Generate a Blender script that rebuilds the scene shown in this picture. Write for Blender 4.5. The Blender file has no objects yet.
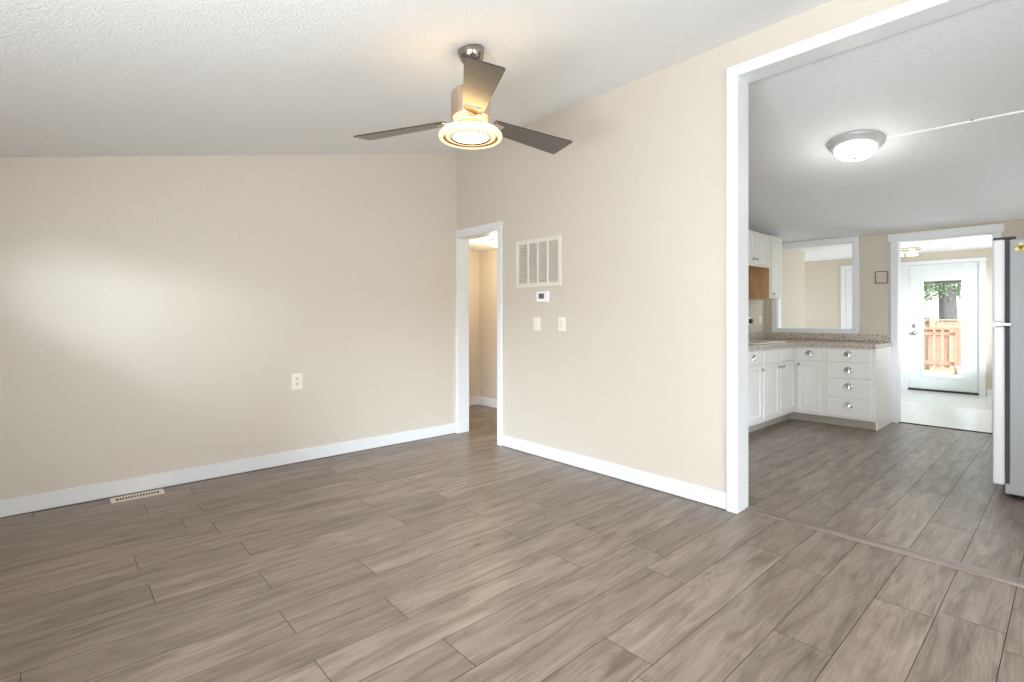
import bpy, bmesh, math, random
from mathutils import Vector, Matrix

random.seed(7)
SC = bpy.context.scene
COL = SC.collection
PI = math.pi

# ---------------------------------------------------------------- camera
cam_d = bpy.data.cameras.new('camera')
cam_d.sensor_width = 36.0
cam_d.lens = 508.05 / 1024 * 36.0
cam_d.shift_y = -23.5 / 1024
cam_d.clip_start = 0.05
cam = bpy.data.objects.new('camera', cam_d)
cam.location = (-3.301, -4.566, 1.27)
cam.rotation_euler = (PI / 2, 0, -0.7335)
COL.objects.link(cam)
SC.camera = cam

# ---------------------------------------------------------------- world, daylight, exposure
SC.view_settings.view_transform = 'Standard'
SC.view_settings.look = 'None'
SC.view_settings.exposure = -0.07
SC.view_settings.gamma = 1.0
SC.view_settings.use_curve_mapping = False
try:
    SC.cycles.use_denoising = True
    SC.cycles.max_bounces = 10
    SC.cycles.diffuse_bounces = 6
    SC.cycles.sample_clamp_indirect = 6.0
    SC.cycles.caustics_reflective = False
    SC.cycles.caustics_refractive = False
except Exception:
    pass
world = bpy.data.worlds.new('daylight_sky')
world.use_nodes = True
SC.world = world
bg = world.node_tree.nodes['Background']
bg.inputs['Color'].default_value = (0.93, 0.97, 1.0, 1)
bg.inputs['Strength'].default_value = 2.6


def light(name, kind, loc, power, color=(1, 1, 1), direction=None, size=None, angle=None, radius=None, spread=None):
    d = bpy.data.lights.new(name, kind)
    d.energy = power
    d.color = color
    if kind == 'AREA':
        d.shape = 'RECTANGLE'
        d.size, d.size_y = size
        if spread:
            d.spread = spread
    if angle is not None:
        d.angle = angle
    if radius is not None:
        d.shadow_soft_size = radius
    o = bpy.data.objects.new(name, d)
    o.location = loc
    if direction is not None:
        o.rotation_euler = Vector(direction).to_track_quat('-Z', 'Y').to_euler()
    COL.objects.link(o)
    return o


DAY = (0.88, 0.955, 1.0)
# added sun through an added wall slot, imitating window sheen on the back wall
light('sheen_patch_sun', 'SUN', (-9, -6, 5), 6.0, (0.78, 0.90, 1.0), (1.0, 1.0, -0.375), angle=math.radians(21))
# daylight at the living room windows (left wall and front wall), plus ceiling fill
light('daylight_left_window', 'AREA', (-4.40, -4.9, 1.35), 34, DAY, (1, 0.0, 0.12), size=(2.6, 1.4))
light('ceiling_fill_left_window', 'AREA', (-4.62, -4.9, 0.72), 245, DAY, (1, 0.05, 1.25), size=(2.6, 0.5))  # added lamp aimed upward to brighten the ceiling
light('daylight_front_window', 'AREA', (-2.2, -7.30, 1.4), 11, DAY, (0, 1, 0.1), size=(2.6, 1.4))
light('ceiling_fill_front_window', 'AREA', (-2.2, -7.55, 0.78), 56, DAY, (0, 1, 1.25), size=(2.6, 0.5))  # second added upward lamp, also for the ceiling
# added fill lamps at unseen openings in the kitchen right wall and mudroom side walls
light('kitchen_fill', 'AREA', (3.2, -5.10, 1.55), 6, DAY, (0, 1, -0.1), size=(1.1, 1.0))
light('mudroom_fill', 'AREA', (5.7, -4.30, 1.45), 6, DAY, (0, 1, 0.0), size=(1.5, 1.3))
light('mudroom_ceiling_fill', 'AREA', (5.7, -4.52, 0.85), 25, DAY, (0, 1, 1.2), size=(1.5, 0.4))
light('mudroom_side_fill', 'AREA', (6.2, -0.20, 0.90), 10, DAY, (0, -1, 1.3), size=(0.9, 0.35))  # added to whiten the ceiling seen through the pass-through


# ---------------------------------------------------------------- materials
def srgb(r, g, b):
    f = lambda c: (c / 255 / 12.92) if c / 255 <= 0.04045 else ((c / 255 + 0.055) / 1.055) ** 2.4
    return (f(r), f(g), f(b), 1)


class NT:
    def __init__(s, name):
        s.m = bpy.data.materials.new(name)
        s.m.use_nodes = True
        s.t = s.m.node_tree
        s.b = s.t.nodes['Principled BSDF']

    def n(s, kind, **kw):
        nd = s.t.nodes.new(kind)
        for k, v in kw.items():
            if k in nd.inputs.keys():
                nd.inputs[k].default_value = v
            else:
                setattr(nd, k, v)
        return nd

    def l(s, a, b):
        s.t.links.new(a, b)


def plain(name, col, rough=0.5, metal=0.0, spec=0.5, coat=0.0, bump=0.0, bscale=60.0, var=0.0):
    k = NT(name)
    k.b.inputs['Roughness'].default_value = rough
    k.b.inputs['Metallic'].default_value = metal
    k.b.inputs['Specular IOR Level'].default_value = spec
    if coat:
        k.b.inputs['Coat Weight'].default_value = coat
        k.b.inputs['Coat Roughness'].default_value = 0.15
    tc = k.n('ShaderNodeTexCoord')
    nz = k.n('ShaderNodeTexNoise', Scale=bscale, Detail=4.0)
    k.l(tc.outputs['Object'], nz.inputs['Vector'])
    mix = k.n('ShaderNodeMixRGB')
    c = Vector(col[:3])
    mix.inputs['Color1'].default_value = (*(c * (1 - var)), 1)
    mix.inputs['Color2'].default_value = (*[min(1, x) for x in c * (1 + var)], 1)
    k.l(nz.outputs['Fac'], mix.inputs['Fac'])
    k.l(mix.outputs['Color'], k.b.inputs['Base Color'])
    if bump:
        bp = k.n('ShaderNodeBump', Strength=bump, Distance=0.003)
        k.l(nz.outputs['Fac'], bp.inputs['Height'])
        k.l(bp.outputs['Normal'], k.b.inputs['Normal'])
    return k.m


def glow(name, col, strength, base=(0.9, 0.9, 0.85, 1), rough=0.3):
    k = NT(name)
    k.b.inputs['Base Color'].default_value = base
    k.b.inputs['Roughness'].default_value = rough
    k.b.inputs['Emission Color'].default_value = col
    k.b.inputs['Emission Strength'].default_value = strength
    return k.m


def textured_paint(name, col, scale, strength, rough=0.6, var=0.02, spec=0.4):
    """rolled / knock-down paint: bumps of two sizes"""
    k = NT(name)
    k.b.inputs['Roughness'].default_value = rough
    k.b.inputs['Specular IOR Level'].default_value = spec
    tc = k.n('ShaderNodeTexCoord')
    n1 = k.n('ShaderNodeTexNoise', Scale=scale, Detail=3.0)
    n2 = k.n('ShaderNodeTexNoise', Scale=scale * 0.22, Detail=2.0)
    k.l(tc.outputs['Object'], n1.inputs['Vector'])
    k.l(tc.outputs['Object'], n2.inputs['Vector'])
    r = k.n('ShaderNodeValToRGB')
    r.color_ramp.elements[0].position = 0.42
    r.color_ramp.elements[1].position = 0.62
    k.l(n1.outputs['Fac'], r.inputs['Fac'])
    bp = k.n('ShaderNodeBump', Strength=strength, Distance=0.004)
    k.l(r.outputs['Color'], bp.inputs['Height'])
    k.l(bp.outputs['Normal'], k.b.inputs['Normal'])
    mix = k.n('ShaderNodeMixRGB')
    c = Vector(col[:3])
    mix.inputs['Color1'].default_value = (*(c * (1 - var)), 1)
    mix.inputs['Color2'].default_value = (*[min(1, x) for x in c * (1 + var)], 1)
    k.l(n2.outputs['Fac'], mix.inputs['Fac'])
    k.l(mix.outputs['Color'], k.b.inputs['Base Color'])
    return k.m


def floor_material():
    k = NT('grey_oak_laminate')
    at = k.n('ShaderNodeAttribute', attribute_name='plank')
    sep = k.n('ShaderNodeSeparateColor')
    k.l(at.outputs['Color'], sep.inputs['Color'])
    tc = k.n('ShaderNodeTexCoord')
    # each plank gets its own piece of the grain
    off = k.n('ShaderNodeVectorMath', operation='SCALE')
    k.l(at.outputs['Color'], off.inputs[0])
    off.inputs['Scale'].default_value = 37.0
    add = k.n('ShaderNodeVectorMath', operation='ADD')
    k.l(tc.outputs['Object'], add.inputs[0])
    k.l(off.outputs[0], add.inputs[1])
    mp = k.n('ShaderNodeMapping')
    mp.inputs['Scale'].default_value = (1.6, 11.0, 1.0)
    k.l(add.outputs[0], mp.inputs['Vector'])
    g1 = k.n('ShaderNodeTexNoise', Scale=1.6, Detail=7.0, Roughness=0.62, Distortion=0.7)
    k.l(mp.outputs[0], g1.inputs['Vector'])
    mp2 = k.n('ShaderNodeMapping')
    mp2.inputs['Scale'].default_value = (1.6, 90.0, 1.0)
    k.l(add.outputs[0], mp2.inputs['Vector'])
    g2 = k.n('ShaderNodeTexNoise', Scale=1.0, Detail=4.0, Roughness=0.6)
    k.l(mp2.outputs[0], g2.inputs['Vector'])
    mp3 = k.n('ShaderNodeMapping')
    mp3.inputs['Scale'].default_value = (0.7, 6.5, 1.0)
    k.l(add.outputs[0], mp3.inputs['Vector'])
    g3 = k.n('ShaderNodeTexNoise', Scale=1.0, Detail=2.0, Distortion=0.4)
    k.l(mp3.outputs[0], g3.inputs['Vector'])
    # cathedral rings from the slow noise
    w = k.n('ShaderNodeMath', operation='MULTIPLY')
    w.inputs[1].default_value = 95.0
    k.l(g3.outputs['Fac'], w.inputs[0])
    sx = k.n('ShaderNodeSeparateXYZ')
    k.l(add.outputs[0], sx.inputs[0])
    w2 = k.n('ShaderNodeMath', operation='MULTIPLY_ADD')
    w2.inputs[1].default_value = 330.0
    k.l(sx.outputs['Y'], w2.inputs[0])
    k.l(w.outputs[0], w2.inputs[2])
    sn = k.n('ShaderNodeMath', operation='SINE')
    k.l(w2.outputs[0], sn.inputs[0])
    r1 = k.n('ShaderNodeValToRGB')
    e = r1.color_ramp.elements
    e[0].position, e[0].color = 0.28, srgb(104, 90, 80)
    e[1].position, e[1].color = 0.74, srgb(159, 143, 130)
    m = e.new(0.52)
    m.color = srgb(139, 124, 112)
    k.l(g1.outputs['Fac'], r1.inputs['Fac'])
    # fine streaks
    m2 = k.n('ShaderNodeMixRGB', blend_type='MULTIPLY')
    m2.inputs['Fac'].default_value = 0.24
    r2 = k.n('ShaderNodeValToRGB')
    r2.color_ramp.elements[0].position, r2.color_ramp.elements[0].color = 0.3, (0.62, 0.60, 0.58, 1)
    r2.color_ramp.elements[1].position, r2.color_ramp.elements[1].color = 0.62, (1, 1, 1, 1)
    k.l(g2.outputs['Fac'], r2.inputs['Fac'])
    k.l(r1.outputs['Color'], m2.inputs['Color1'])
    k.l(r2.outputs['Color'], m2.inputs['Color2'])
    m3 = k.n('ShaderNodeMixRGB', blend_type='MULTIPLY')
    r3 = k.n('ShaderNodeValToRGB')
    r3.color_ramp.elements[0].position, r3.color_ramp.elements[0].color = 0.0, (0.74, 0.72, 0.71, 1)
    r3.color_ramp.elements[1].position, r3.color_ramp.elements[1].color = 0.55, (1, 1, 1, 1)
    mr = k.n('ShaderNodeMapRange')
    mr.inputs['From Min'].default_value = -1.0
    k.l(sn.outputs[0], mr.inputs['Value'])
    k.l(mr.outputs[0], r3.inputs['Fac'])
    m3.inputs['Fac'].default_value = 0.5
    k.l(m2.outputs['Color'], m3.inputs['Color1'])
    k.l(r3.outputs['Color'], m3.inputs['Color2'])
    # plank to plank tone
    hsv = k.n('ShaderNodeHueSaturation')
    mv = k.n('ShaderNodeMapRange')
    mv.inputs['To Min'].default_value = 0.86
    mv.inputs['To Max'].default_value = 1.12
    k.l(sep.outputs[0], mv.inputs['Value'])
    k.l(mv.outputs[0], hsv.inputs['Value'])
    k.l(m3.outputs['Color'], hsv.inputs['Color'])
    k.l(hsv.outputs['Color'], k.b.inputs['Base Color'])
    rr = k.n('ShaderNodeMapRange')
    rr.inputs['To Min'].default_value = 0.40
    rr.inputs['To Max'].default_value = 0.30
    k.l(g1.outputs['Fac'], rr.inputs['Value'])
    k.l(rr.outputs[0], k.b.inputs['Roughness'])
    bp = k.n('ShaderNodeBump', Strength=0.10, Distance=0.001)
    k.l(g2.outputs['Fac'], bp.inputs['Height'])
    k.l(bp.outputs['Normal'], k.b.inputs['Normal'])
    return k.m


def granite_material():
    k = NT('speckled_granite_laminate')
    tc = k.n('ShaderNodeTexCoord')
    v1 = k.n('ShaderNodeTexVoronoi', Scale=130.0)
    v2 = k.n('ShaderNodeTexNoise', Scale=60.0, Detail=5.0)
    for v in (v1, v2):
        k.l(tc.outputs['Object'], v.inputs['Vector'])
    r = k.n('ShaderNodeValToRGB')
    e = r.color_ramp.elements
    e[0].position, e[0].color = 0.32, srgb(128, 114, 102)
    e[1].position, e[1].color = 0.68, srgb(224, 214, 202)
    a = e.new(0.46)
    a.color = srgb(190, 178, 165)
    k.l(v2.outputs['Fac'], r.inputs['Fac'])
    sp = k.n('ShaderNodeSeparateColor')
    k.l(v1.outputs['Color'], sp.inputs['Color'])
    rv = k.n('ShaderNodeValToRGB')
    rv.color_ramp.elements[0].position, rv.color_ramp.elements[0].color = 0.0, (0.52, 0.49, 0.47, 1)
    rv.color_ramp.elements[1].position, rv.color_ramp.elements[1].color = 0.45, (1, 1, 1, 1)
    k.l(sp.outputs[0], rv.inputs['Fac'])
    mx = k.n('ShaderNodeMixRGB', blend_type='MULTIPLY')
    mx.inputs['Fac'].default_value = 0.85
    k.l(r.outputs['Color'], mx.inputs['Color1'])
    k.l(rv.outputs['Color'], mx.inputs['Color2'])
    k.l(mx.outputs['Color'], k.b.inputs['Base Color'])
    k.b.inputs['Roughness'].default_value = 0.25
    return k.m


def wood_material(name, dark, light_, sc=(2, 30, 30), rough=0.4, coat=0.0):
    k = NT(name)
    k.b.inputs['Coat Weight'].default_value = coat
    k.b.inputs['Coat Roughness'].default_value = 0.38
    k.b.inputs['Coat IOR'].default_value = 1.75
    tc = k.n('ShaderNodeTexCoord')
    mp = k.n('ShaderNodeMapping')
    mp.inputs['Scale'].default_value = sc
    k.l(tc.outputs['Object'], mp.inputs['Vector'])
    nz = k.n('ShaderNodeTexNoise', Scale=1.0, Detail=5.0, Distortion=0.5)
    k.l(mp.outputs[0], nz.inputs['Vector'])
    r = k.n('ShaderNodeValToRGB')
    r.color_ramp.elements[0].position, r.color_ramp.elements[0].color = 0.3, dark
    r.color_ramp.elements[1].position, r.color_ramp.elements[1].color = 0.7, light_
    k.l(nz.outputs['Fac'], r.inputs['Fac'])
    k.l(r.outputs['Color'], k.b.inputs['Base Color'])
    k.b.inputs['Roughness'].default_value = rough
    return k.m


def pane_material():
    k = NT('clear_pane_glass')
    tr = k.n('ShaderNodeBsdfTransparent')
    tr.inputs['Color'].default_value = (0.96, 0.985, 0.97, 1)
    gl = k.n('ShaderNodeBsdfGlossy', Roughness=0.02)
    fr = k.n('ShaderNodeFresnel', IOR=1.45)
    mx = k.n('ShaderNodeMixShader')
    k.l(fr.outputs[0], mx.inputs[0])
    k.l(tr.outputs[0], mx.inputs[1])
    k.l(gl.outputs[0], mx.inputs[2])
    k.l(mx.outputs[0], k.t.nodes['Material Output'].inputs['Surface'])
    return k.m


M = {}
M['wall'] = textured_paint('beige_rolled_wall_paint', srgb(211, 202, 190), 130, 0.30, 0.36, spec=0.7)
M['kwall'] = textured_paint('tan_kitchen_wall_paint', srgb(204, 195, 180), 130, 0.15, 0.55)
M['ceil'] = textured_paint('white_knockdown_ceiling', srgb(239, 241, 243), 75, 0.45, 0.7)
M['trim'] = plain('white_gloss_trim_paint', srgb(227, 229, 231), 0.32, var=0.01)
M['floor'] = floor_material()
M['gap'] = plain('dark_plank_gap', srgb(58, 49, 44), 0.9)
M['vinyl'] = wood_material('pale_vinyl_floor', srgb(219, 219, 217), srgb(228, 228, 226), (2, 18, 1), 0.2)
M['strip'] = wood_material('brown_transition_strip', srgb(110, 97, 88), srgb(140, 126, 115), (30, 3, 1), 0.3)
M['cab'] = plain('white_cabinet_paint', srgb(236, 234, 229), 0.38, var=0.01)
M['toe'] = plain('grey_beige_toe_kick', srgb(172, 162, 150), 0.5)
M['raw'] = wood_material('raw_tan_plywood', srgb(184, 142, 100), srgb(206, 168, 126), (12, 12, 2), 0.6)
M['granite'] = granite_material()
M['nickel'] = plain('brushed_nickel', srgb(196, 188, 180), 0.22, 1.0)
M['housing'] = plain('lamplit_satin_nickel', srgb(216, 194, 180), 0.34, 1.0)  # glow of the fan lamp put into the warm metal tone
M['canopy'] = plain('dark_polished_nickel', srgb(158, 152, 146), 0.14, 1.0)
M['chrome'] = plain('polished_chrome', srgb(205, 205, 208), 0.1, 1.0)
M['blade'] = wood_material('dark_walnut_blade', srgb(42, 31, 24), srgb(58, 45, 36), (4, 50, 4), 0.45, coat=1.0)
M['bladetrim'] = plain('black_blade_edge', srgb(40, 34, 30), 0.5)
M['plate'] = plain('ivory_plastic_plate', srgb(238, 233, 222), 0.35)
M['white_plastic'] = plain('white_plastic', srgb(240, 240, 238), 0.35)
M['dark'] = plain('dark_slot', srgb(40, 37, 34), 0.6)
M['louver'] = plain('off_white_metal_louver', srgb(226, 220, 210), 0.4)
M['duct'] = plain('grey_filter_behind_grille', srgb(176, 170, 162), 0.9)
M['register'] = plain('almond_metal_register', srgb(232, 220, 204), 0.4)
M['screen'] = plain('grey_lcd_screen', srgb(92, 96, 98), 0.2)
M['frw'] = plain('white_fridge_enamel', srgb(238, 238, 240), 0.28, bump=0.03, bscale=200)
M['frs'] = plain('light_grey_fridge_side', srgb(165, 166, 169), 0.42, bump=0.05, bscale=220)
M['rubber'] = plain('dark_door_gasket', srgb(66, 66, 68), 0.7)
M['yellow'] = plain('yellow_enamel', srgb(214, 190, 70), 0.4)
M['olive'] = plain('olive_enamel', srgb(120, 112, 50), 0.4)
M['cream'] = plain('cream_enamel', srgb(238, 230, 200), 0.4)
M['door'] = plain('white_door_paint', srgb(222, 229, 228), 0.35)
M['pane'] = pane_material()
M['sill'] = plain('dark_bronze_door_sill', srgb(56, 52, 48), 0.5, 0.4)
M['pframe'] = plain('dark_taupe_picture_frame', srgb(112, 100, 86), 0.5)
M['pmat'] = plain('pale_rose_print', srgb(208, 192, 180), 0.6, var=0.06, bscale=45)
M['pink'] = plain('faded_brown_ink', srgb(158, 138, 128), 0.6)
M['deck'] = wood_material('pale_deck_wood', srgb(196, 186, 172), srgb(222, 214, 202), (3, 30, 1), 0.7)  # pale wood tones with streaked grain
M['redwood'] = wood_material('red_cedar_railing', srgb(176, 128, 108), srgb(200, 156, 136), (20, 20, 3), 0.7)
M['fence'] = wood_material('weathered_tan_fence', srgb(182, 158, 136), srgb(200, 180, 156), (20, 2, 20), 0.8)
M['bark'] = plain('grey_bark', srgb(116, 110, 108), 0.9, bump=0.9, bscale=14, var=0.35)
M['leaf'] = plain('green_leaves', srgb(126, 146, 112), 0.6, var=0.35, bscale=6)
M['ground'] = plain('pale_gravel', srgb(190, 184, 172), 0.95, bump=0.4, bscale=20, var=0.1)
M['shedwall'] = plain('white_shed_siding', srgb(236, 236, 234), 0.7)
M['shedroof'] = plain('slate_blue_roof', srgb(104, 130, 150), 0.7, var=0.1)
WARM = (1.0, 0.80, 0.47, 1)
M['lamp_core'] = glow('fan_lamp_diffuser', (1.0, 0.93, 0.78, 1), 3.5)
M['lamp_ring'] = glow('fan_lamp_glass_ring', (1.0, 0.80, 0.42, 1), 1.15, base=(0.5, 0.42, 0.3, 1))
M['blade_glow'] = glow('added_blade_glow', (1.0, 0.62, 0.24, 1), 14.0)  # added emission facing up at the blades
M['lamp_rib'] = glow('fan_lamp_fluted_glass', (1.0, 0.76, 0.36, 1), 0.3, base=(0.5, 0.42, 0.3, 1))
M['gold'] = plain('warm_brass_ring', srgb(176, 130, 78), 0.25, 1.0)
M['dome'] = glow('lit_frosted_dome', (1.0, 0.98, 0.95, 1), 3.0)
M['hall_globe'] = glow('lit_warm_globe', (1.0, 0.86, 0.6, 1), 9.0)
M['mud_globe'] = glow('lit_yellow_globe', (1.0, 0.78, 0.40, 1), 1.3)
M['pan'] = plain('satin_grey_fixture_pan', srgb(200, 199, 198), 0.4, 0.2)


# ---------------------------------------------------------------- mesh helpers
def BM():
    return bmesh.new()


def box(bm, lo, hi, bev=0.0, mi=0, seg=1):
    x0, y0, z0 = [min(a, b) for a, b in zip(lo, hi)]
    x1, y1, z1 = [max(a, b) for a, b in zip(lo, hi)]
    vs = [bm.verts.new(c) for c in ((x0, y0, z0), (x1, y0, z0), (x1, y1, z0), (x0, y1, z0),
                                    (x0, y0, z1), (x1, y0, z1), (x1, y1, z1), (x0, y1, z1))]
    fs = [bm.faces.new([vs[i] for i in q]) for q in ((0, 3, 2, 1), (4, 5, 6, 7), (0, 1, 5, 4), (1, 2, 6, 5), (2, 3, 7, 6), (3, 0, 4, 7))]
    for f in fs:
        f.material_index = mi
    if bev > 0:
        bev = min(bev, 0.45 * min(x1 - x0, y1 - y0, z1 - z0))
        es = list({e for f in fs for e in f.edges})
        r = bmesh.ops.bevel(bm, geom=es, offset=bev, segments=seg, affect='EDGES', profile=0.5)
        for f in r['faces']:
            f.material_index = mi
    return bm


def prism(bm, poly, axis, a, b, mi=0):
    """poly in the two other axes (in x,y,z order), extruded from a to b along axis"""
    def P(u, v, w):
        return {'x': (w, u, v), 'y': (u, w, v), 'z': (u, v, w)}[axis]
    A = [bm.verts.new(P(u, v, a)) for u, v in poly]
    B = [bm.verts.new(P(u, v, b)) for u, v in poly]
    n = len(poly)
    fs = [bm.faces.new(A), bm.faces.new(B[::-1])]
    for i in range(n):
        fs.append(bm.faces.new((A[i], B[i], B[(i + 1) % n], A[(i + 1) % n])))
    for f in fs:
        f.material_index = mi
    bmesh.ops.recalc_face_normals(bm, faces=fs)
    return bm


def lathe(bm, prof, seg=40, mi=0, mat=None, closed=False):
    """prof: list of (r, z) turned about z; mat places it"""
    mat = mat or Matrix()
    rings = []
    for r, z in prof:
        if r < 1e-6:
            rings.append([bm.verts.new(mat @ Vector((0, 0, z)))])
        else:
            rings.append([bm.verts.new(mat @ Vector((r * math.cos(2 * PI * i / seg), r * math.sin(2 * PI * i / seg), z))) for i in range(seg)])
    fs = []
    pairs = list(zip(rings[:-1], rings[1:]))
    if closed:
        pairs.append((rings[-1], rings[0]))
    for A, B in pairs:
        for i in range(seg):
            j = (i + 1) % seg
            if len(A) == 1 and len(B) == 1:
                continue
            if len(A) == 1:
                fs.append(bm.faces.new((A[0], B[i], B[j])))
            elif len(B) == 1:
                fs.append(bm.faces.new((A[i], A[j], B[0])))
            else:
                fs.append(bm.faces.new((A[i], A[j], B[j], B[i])))
    for f in fs:
        f.smooth = True
        f.material_index = mi
    bmesh.ops.recalc_face_normals(bm, faces=fs)
    return bm


def world_of(o):
    v = Vector((0, 0, 0))
    while o is not None:
        v = v + o.location
        o = o.parent
    return v


def obj(name, bm, mats, parent=None, loc=None, label=None):
    """links bm (built in world coordinates) as one mesh object"""
    me = bpy.data.meshes.new(name)
    o = bpy.data.objects.new(name, me)
    COL.objects.link(o)
    if parent is not None:
        o.parent = parent
        sh = world_of(parent)
    else:
        sh = Vector(loc) if loc is not None else Vector((0, 0, 0))
        o.location = sh
    for v in bm.verts:
        v.co -= sh
    bm.to_mesh(me)
    bm.free()
    if not isinstance(mats, (list, tuple)):
        mats = [mats]
    for m in mats:
        me.materials.append(m)
    if label:
        o['label'] = label
    return o


def thing(name, label, cat, loc, group=None):
    o = bpy.data.objects.new(name, None)
    o.empty_display_size = 0.1
    o.location = loc
    COL.objects.link(o)
    return tag(o, label, cat, group)


def tag(o, label, cat, group=None):
    o['label'] = label
    o['category'] = cat
    if group:
        o['group'] = group
    return o


def struct(name, bm, mats, label, cat):
    o = obj(name, bm, mats)
    o['kind'] = 'structure'
    o['label'] = label
    o['category'] = cat
    return o


# ---------------------------------------------------------------- levels of the place
SL = 0.2234                      # living room ceiling rises this much per metre towards the partition
LZ = lambda x: 3.08 + SL * x
KS = 0.186                       # kitchen ceiling falls this much per metre
KZ = lambda x: 3.10 - KS * x
PT = 0.135                       # partition thickness
XL, YF = -4.3, -7.2              # left wall, front wall (behind the camera)
KX, KL, KR = 4.25, -1.60, -5.00  # kitchen far wall, left wall, right wall
MX, MF, MC = 7.0, 0.105, 2.30     # mudroom far wall, floor level, ceiling level
ML, MR = -0.50, -4.20

# ---------------------------------------------------------------- floor: laid plank by plank in one mesh
W, PL = 0.2125, 1.271
known = {0: -3.40, 1: -2.55, 2: -2.85, 3: -2.575, 4: -2.71, 5: -2.575, 6: -2.985, 7: -2.52, 8: -2.967, 9: -2.542,
         10: -2.118, 11: -2.578, 12: -2.19, 13: -2.584, 14: -2.16, 15: -1.07, 16: -1.678, 17: -1.77, 18: -1.13, 19: -0.54,
         20: 0.81, 21: -0.61}
fx0, fx1, fy0, fy1 = XL - 0.05, 4.30, YF - 0.05, 1.30
bm = BM()
cl = bm.loops.layers.float_color.new('plank')


def quad(x0, x1, y0, y1, z, mi, rnd):
    f = bm.faces.new([bm.verts.new(c) for c in ((x0, y0, z), (x1, y0, z), (x1, y1, z), (x0, y1, z))])
    f.material_index = mi
    for l in f.loops:
        l[cl] = (*rnd, 1)


G = 0.0013
for k in range(-6, 35):
    yt = -(0.13 + W * (k - 1))
    yb = yt - W
    if k == 0:
        yt = 0.13 * 0 + 0.0825
        yb = -0.13
    yt, yb = min(yt, fy1), max(yb, fy0)
    if yt - yb < 0.01:
        continue
    off = known.get(k, random.uniform(-2, -0.7))
    n0 = math.floor((fx0 - off) / PL) - 1
    for i in range(n0, n0 + 10):
        a, b = off + i * PL, off + (i + 1) * PL
        a, b = max(a, fx0), min(b, fx1)
        if b - a < 0.02:
            continue
        quad(a + G, b - G, yb + G, yt - G, 0.0, 0, (random.random(), random.random(), random.random()))
# sub-floor the gaps look down on
quad(fx0, fx1, fy0, fy1, -0.003, 1, (0, 0, 0))
struct('floor', bm, [M['floor'], M['gap']], 'grey-brown oak laminate plank floor of living room and kitchen', 'floor')
bm = BM()
prism(bm, [(KX + 0.055, -0.05), (MX, -0.05), (MX, MF), (5.45, MF), (KX + 0.055, 0.009)], 'y', MR, ML)
struct('floor_mudroom', bm, M['vinyl'], 'pale vinyl floor of the bright back room', 'floor')

# ---------------------------------------------------------------- walls
bm = BM()
prism(bm, [(XL - 0.15, 0), (0, 0), (0, LZ(0)), (XL - 0.15, LZ(XL - 0.15))], 'y', 0, 0.12)
struct('wall_back', bm, M['wall'], 'long beige textured wall with one outlet', 'wall')

DO0, DO1, DOZ = -0.012, -0.72, 2.15      # hall doorway rough opening in the partition
OP0, OP1, OPZ = -3.08, -5.75, 2.86       # wide cased opening to the kitchen
bm = BM()
TZ = LZ(0)
for y0, y1, z0 in ((0.12, DO0, 0), (DO0, DO1, DOZ), (DO1, OP0, 0), (OP0, OP1, OPZ), (OP1, YF, 0)):
    prism(bm, [(0, z0), (PT, z0), (PT, KZ(PT)), (0, TZ)], 'y', y1, y0)
struct('wall_right', bm, M['wall'], 'beige partition wall with hall doorway and wide kitchen opening', 'wall')

# left wall with an added slot for the slanting patch and the big window beside the camera
bm = BM()
zt = LZ(XL)
WL = [(-2.25, -0.95, 1.68, 1.98), (-6.3, -3.5, 0.55, 2.05)]     # y0,y1,z0,z1
ys = [0.0, -0.95, -2.25, -3.5, -6.3, YF]
for a, b in zip(ys[:-1], ys[1:]):
    hole = [w for w in WL if abs(w[1] - a) < 1e-6 and abs(w[0] - b) < 1e-6]
    if hole:
        box(bm, (XL - 0.12, b, 0), (XL, a, hole[0][2]))
        box(bm, (XL - 0.12, b, hole[0][3]), (XL, a, zt))
    else:
        box(bm, (XL - 0.12, b, 0), (XL, a, zt))
struct('wall_left', bm, M['wall'], 'beige outer wall with an added light slot and a wide window', 'wall')
bm = BM()
xs = [XL, -3.55, -0.85, 0.0]
for a, b in zip(xs[:-1], xs[1:]):
    if a == -3.55:
        prism(bm, [(a, 0), (b, 0), (b, 0.6), (a, 0.6)], 'y', YF, YF - 0.12)
        prism(bm, [(a, 2.15), (b, 2.15), (b, LZ(b)), (a, LZ(a))], 'y', YF, YF - 0.12)
    else:
        prism(bm, [(a, 0), (b, 0), (b, LZ(b)), (a, LZ(a))], 'y', YF, YF - 0.12)
struct('wall_front', bm, M['wall'], 'beige wall with a wide window behind the viewer', 'wall')

# ceilings
bm = BM()
prism(bm, [(XL - 0.2, LZ(XL - 0.2)), (0.0, LZ(0)), (0.0, LZ(0) + 0.15), (XL - 0.2, LZ(XL - 0.2) + 0.15)], 'y', 0.12, YF - 0.12)
struct('ceiling', bm, M['ceil'], 'white textured ceiling sloping up toward the partition', 'ceiling')
bm = BM()
prism(bm, [(0.0, TZ), (PT, KZ(PT)), (KX + 0.12, KZ(KX + 0.12)), (KX + 0.12, KZ(KX) + 0.3), (0.0, 3.3)], 'y', KL + 0.1, KR - 0.12)
prism(bm, [(0.0, TZ), (PT, KZ(PT)), (PT, 3.3), (0.0, 3.3)], 'y', 0.12, KL + 0.1)
prism(bm, [(0.0, TZ), (PT, KZ(PT)), (PT, 3.3), (0.0, 3.3)], 'y', KR - 0.12, YF - 0.12)
struct('ceiling_kitchen', bm, M['ceil'], 'white textured kitchen ceiling sloping down to the far wall', 'ceiling')

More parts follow.
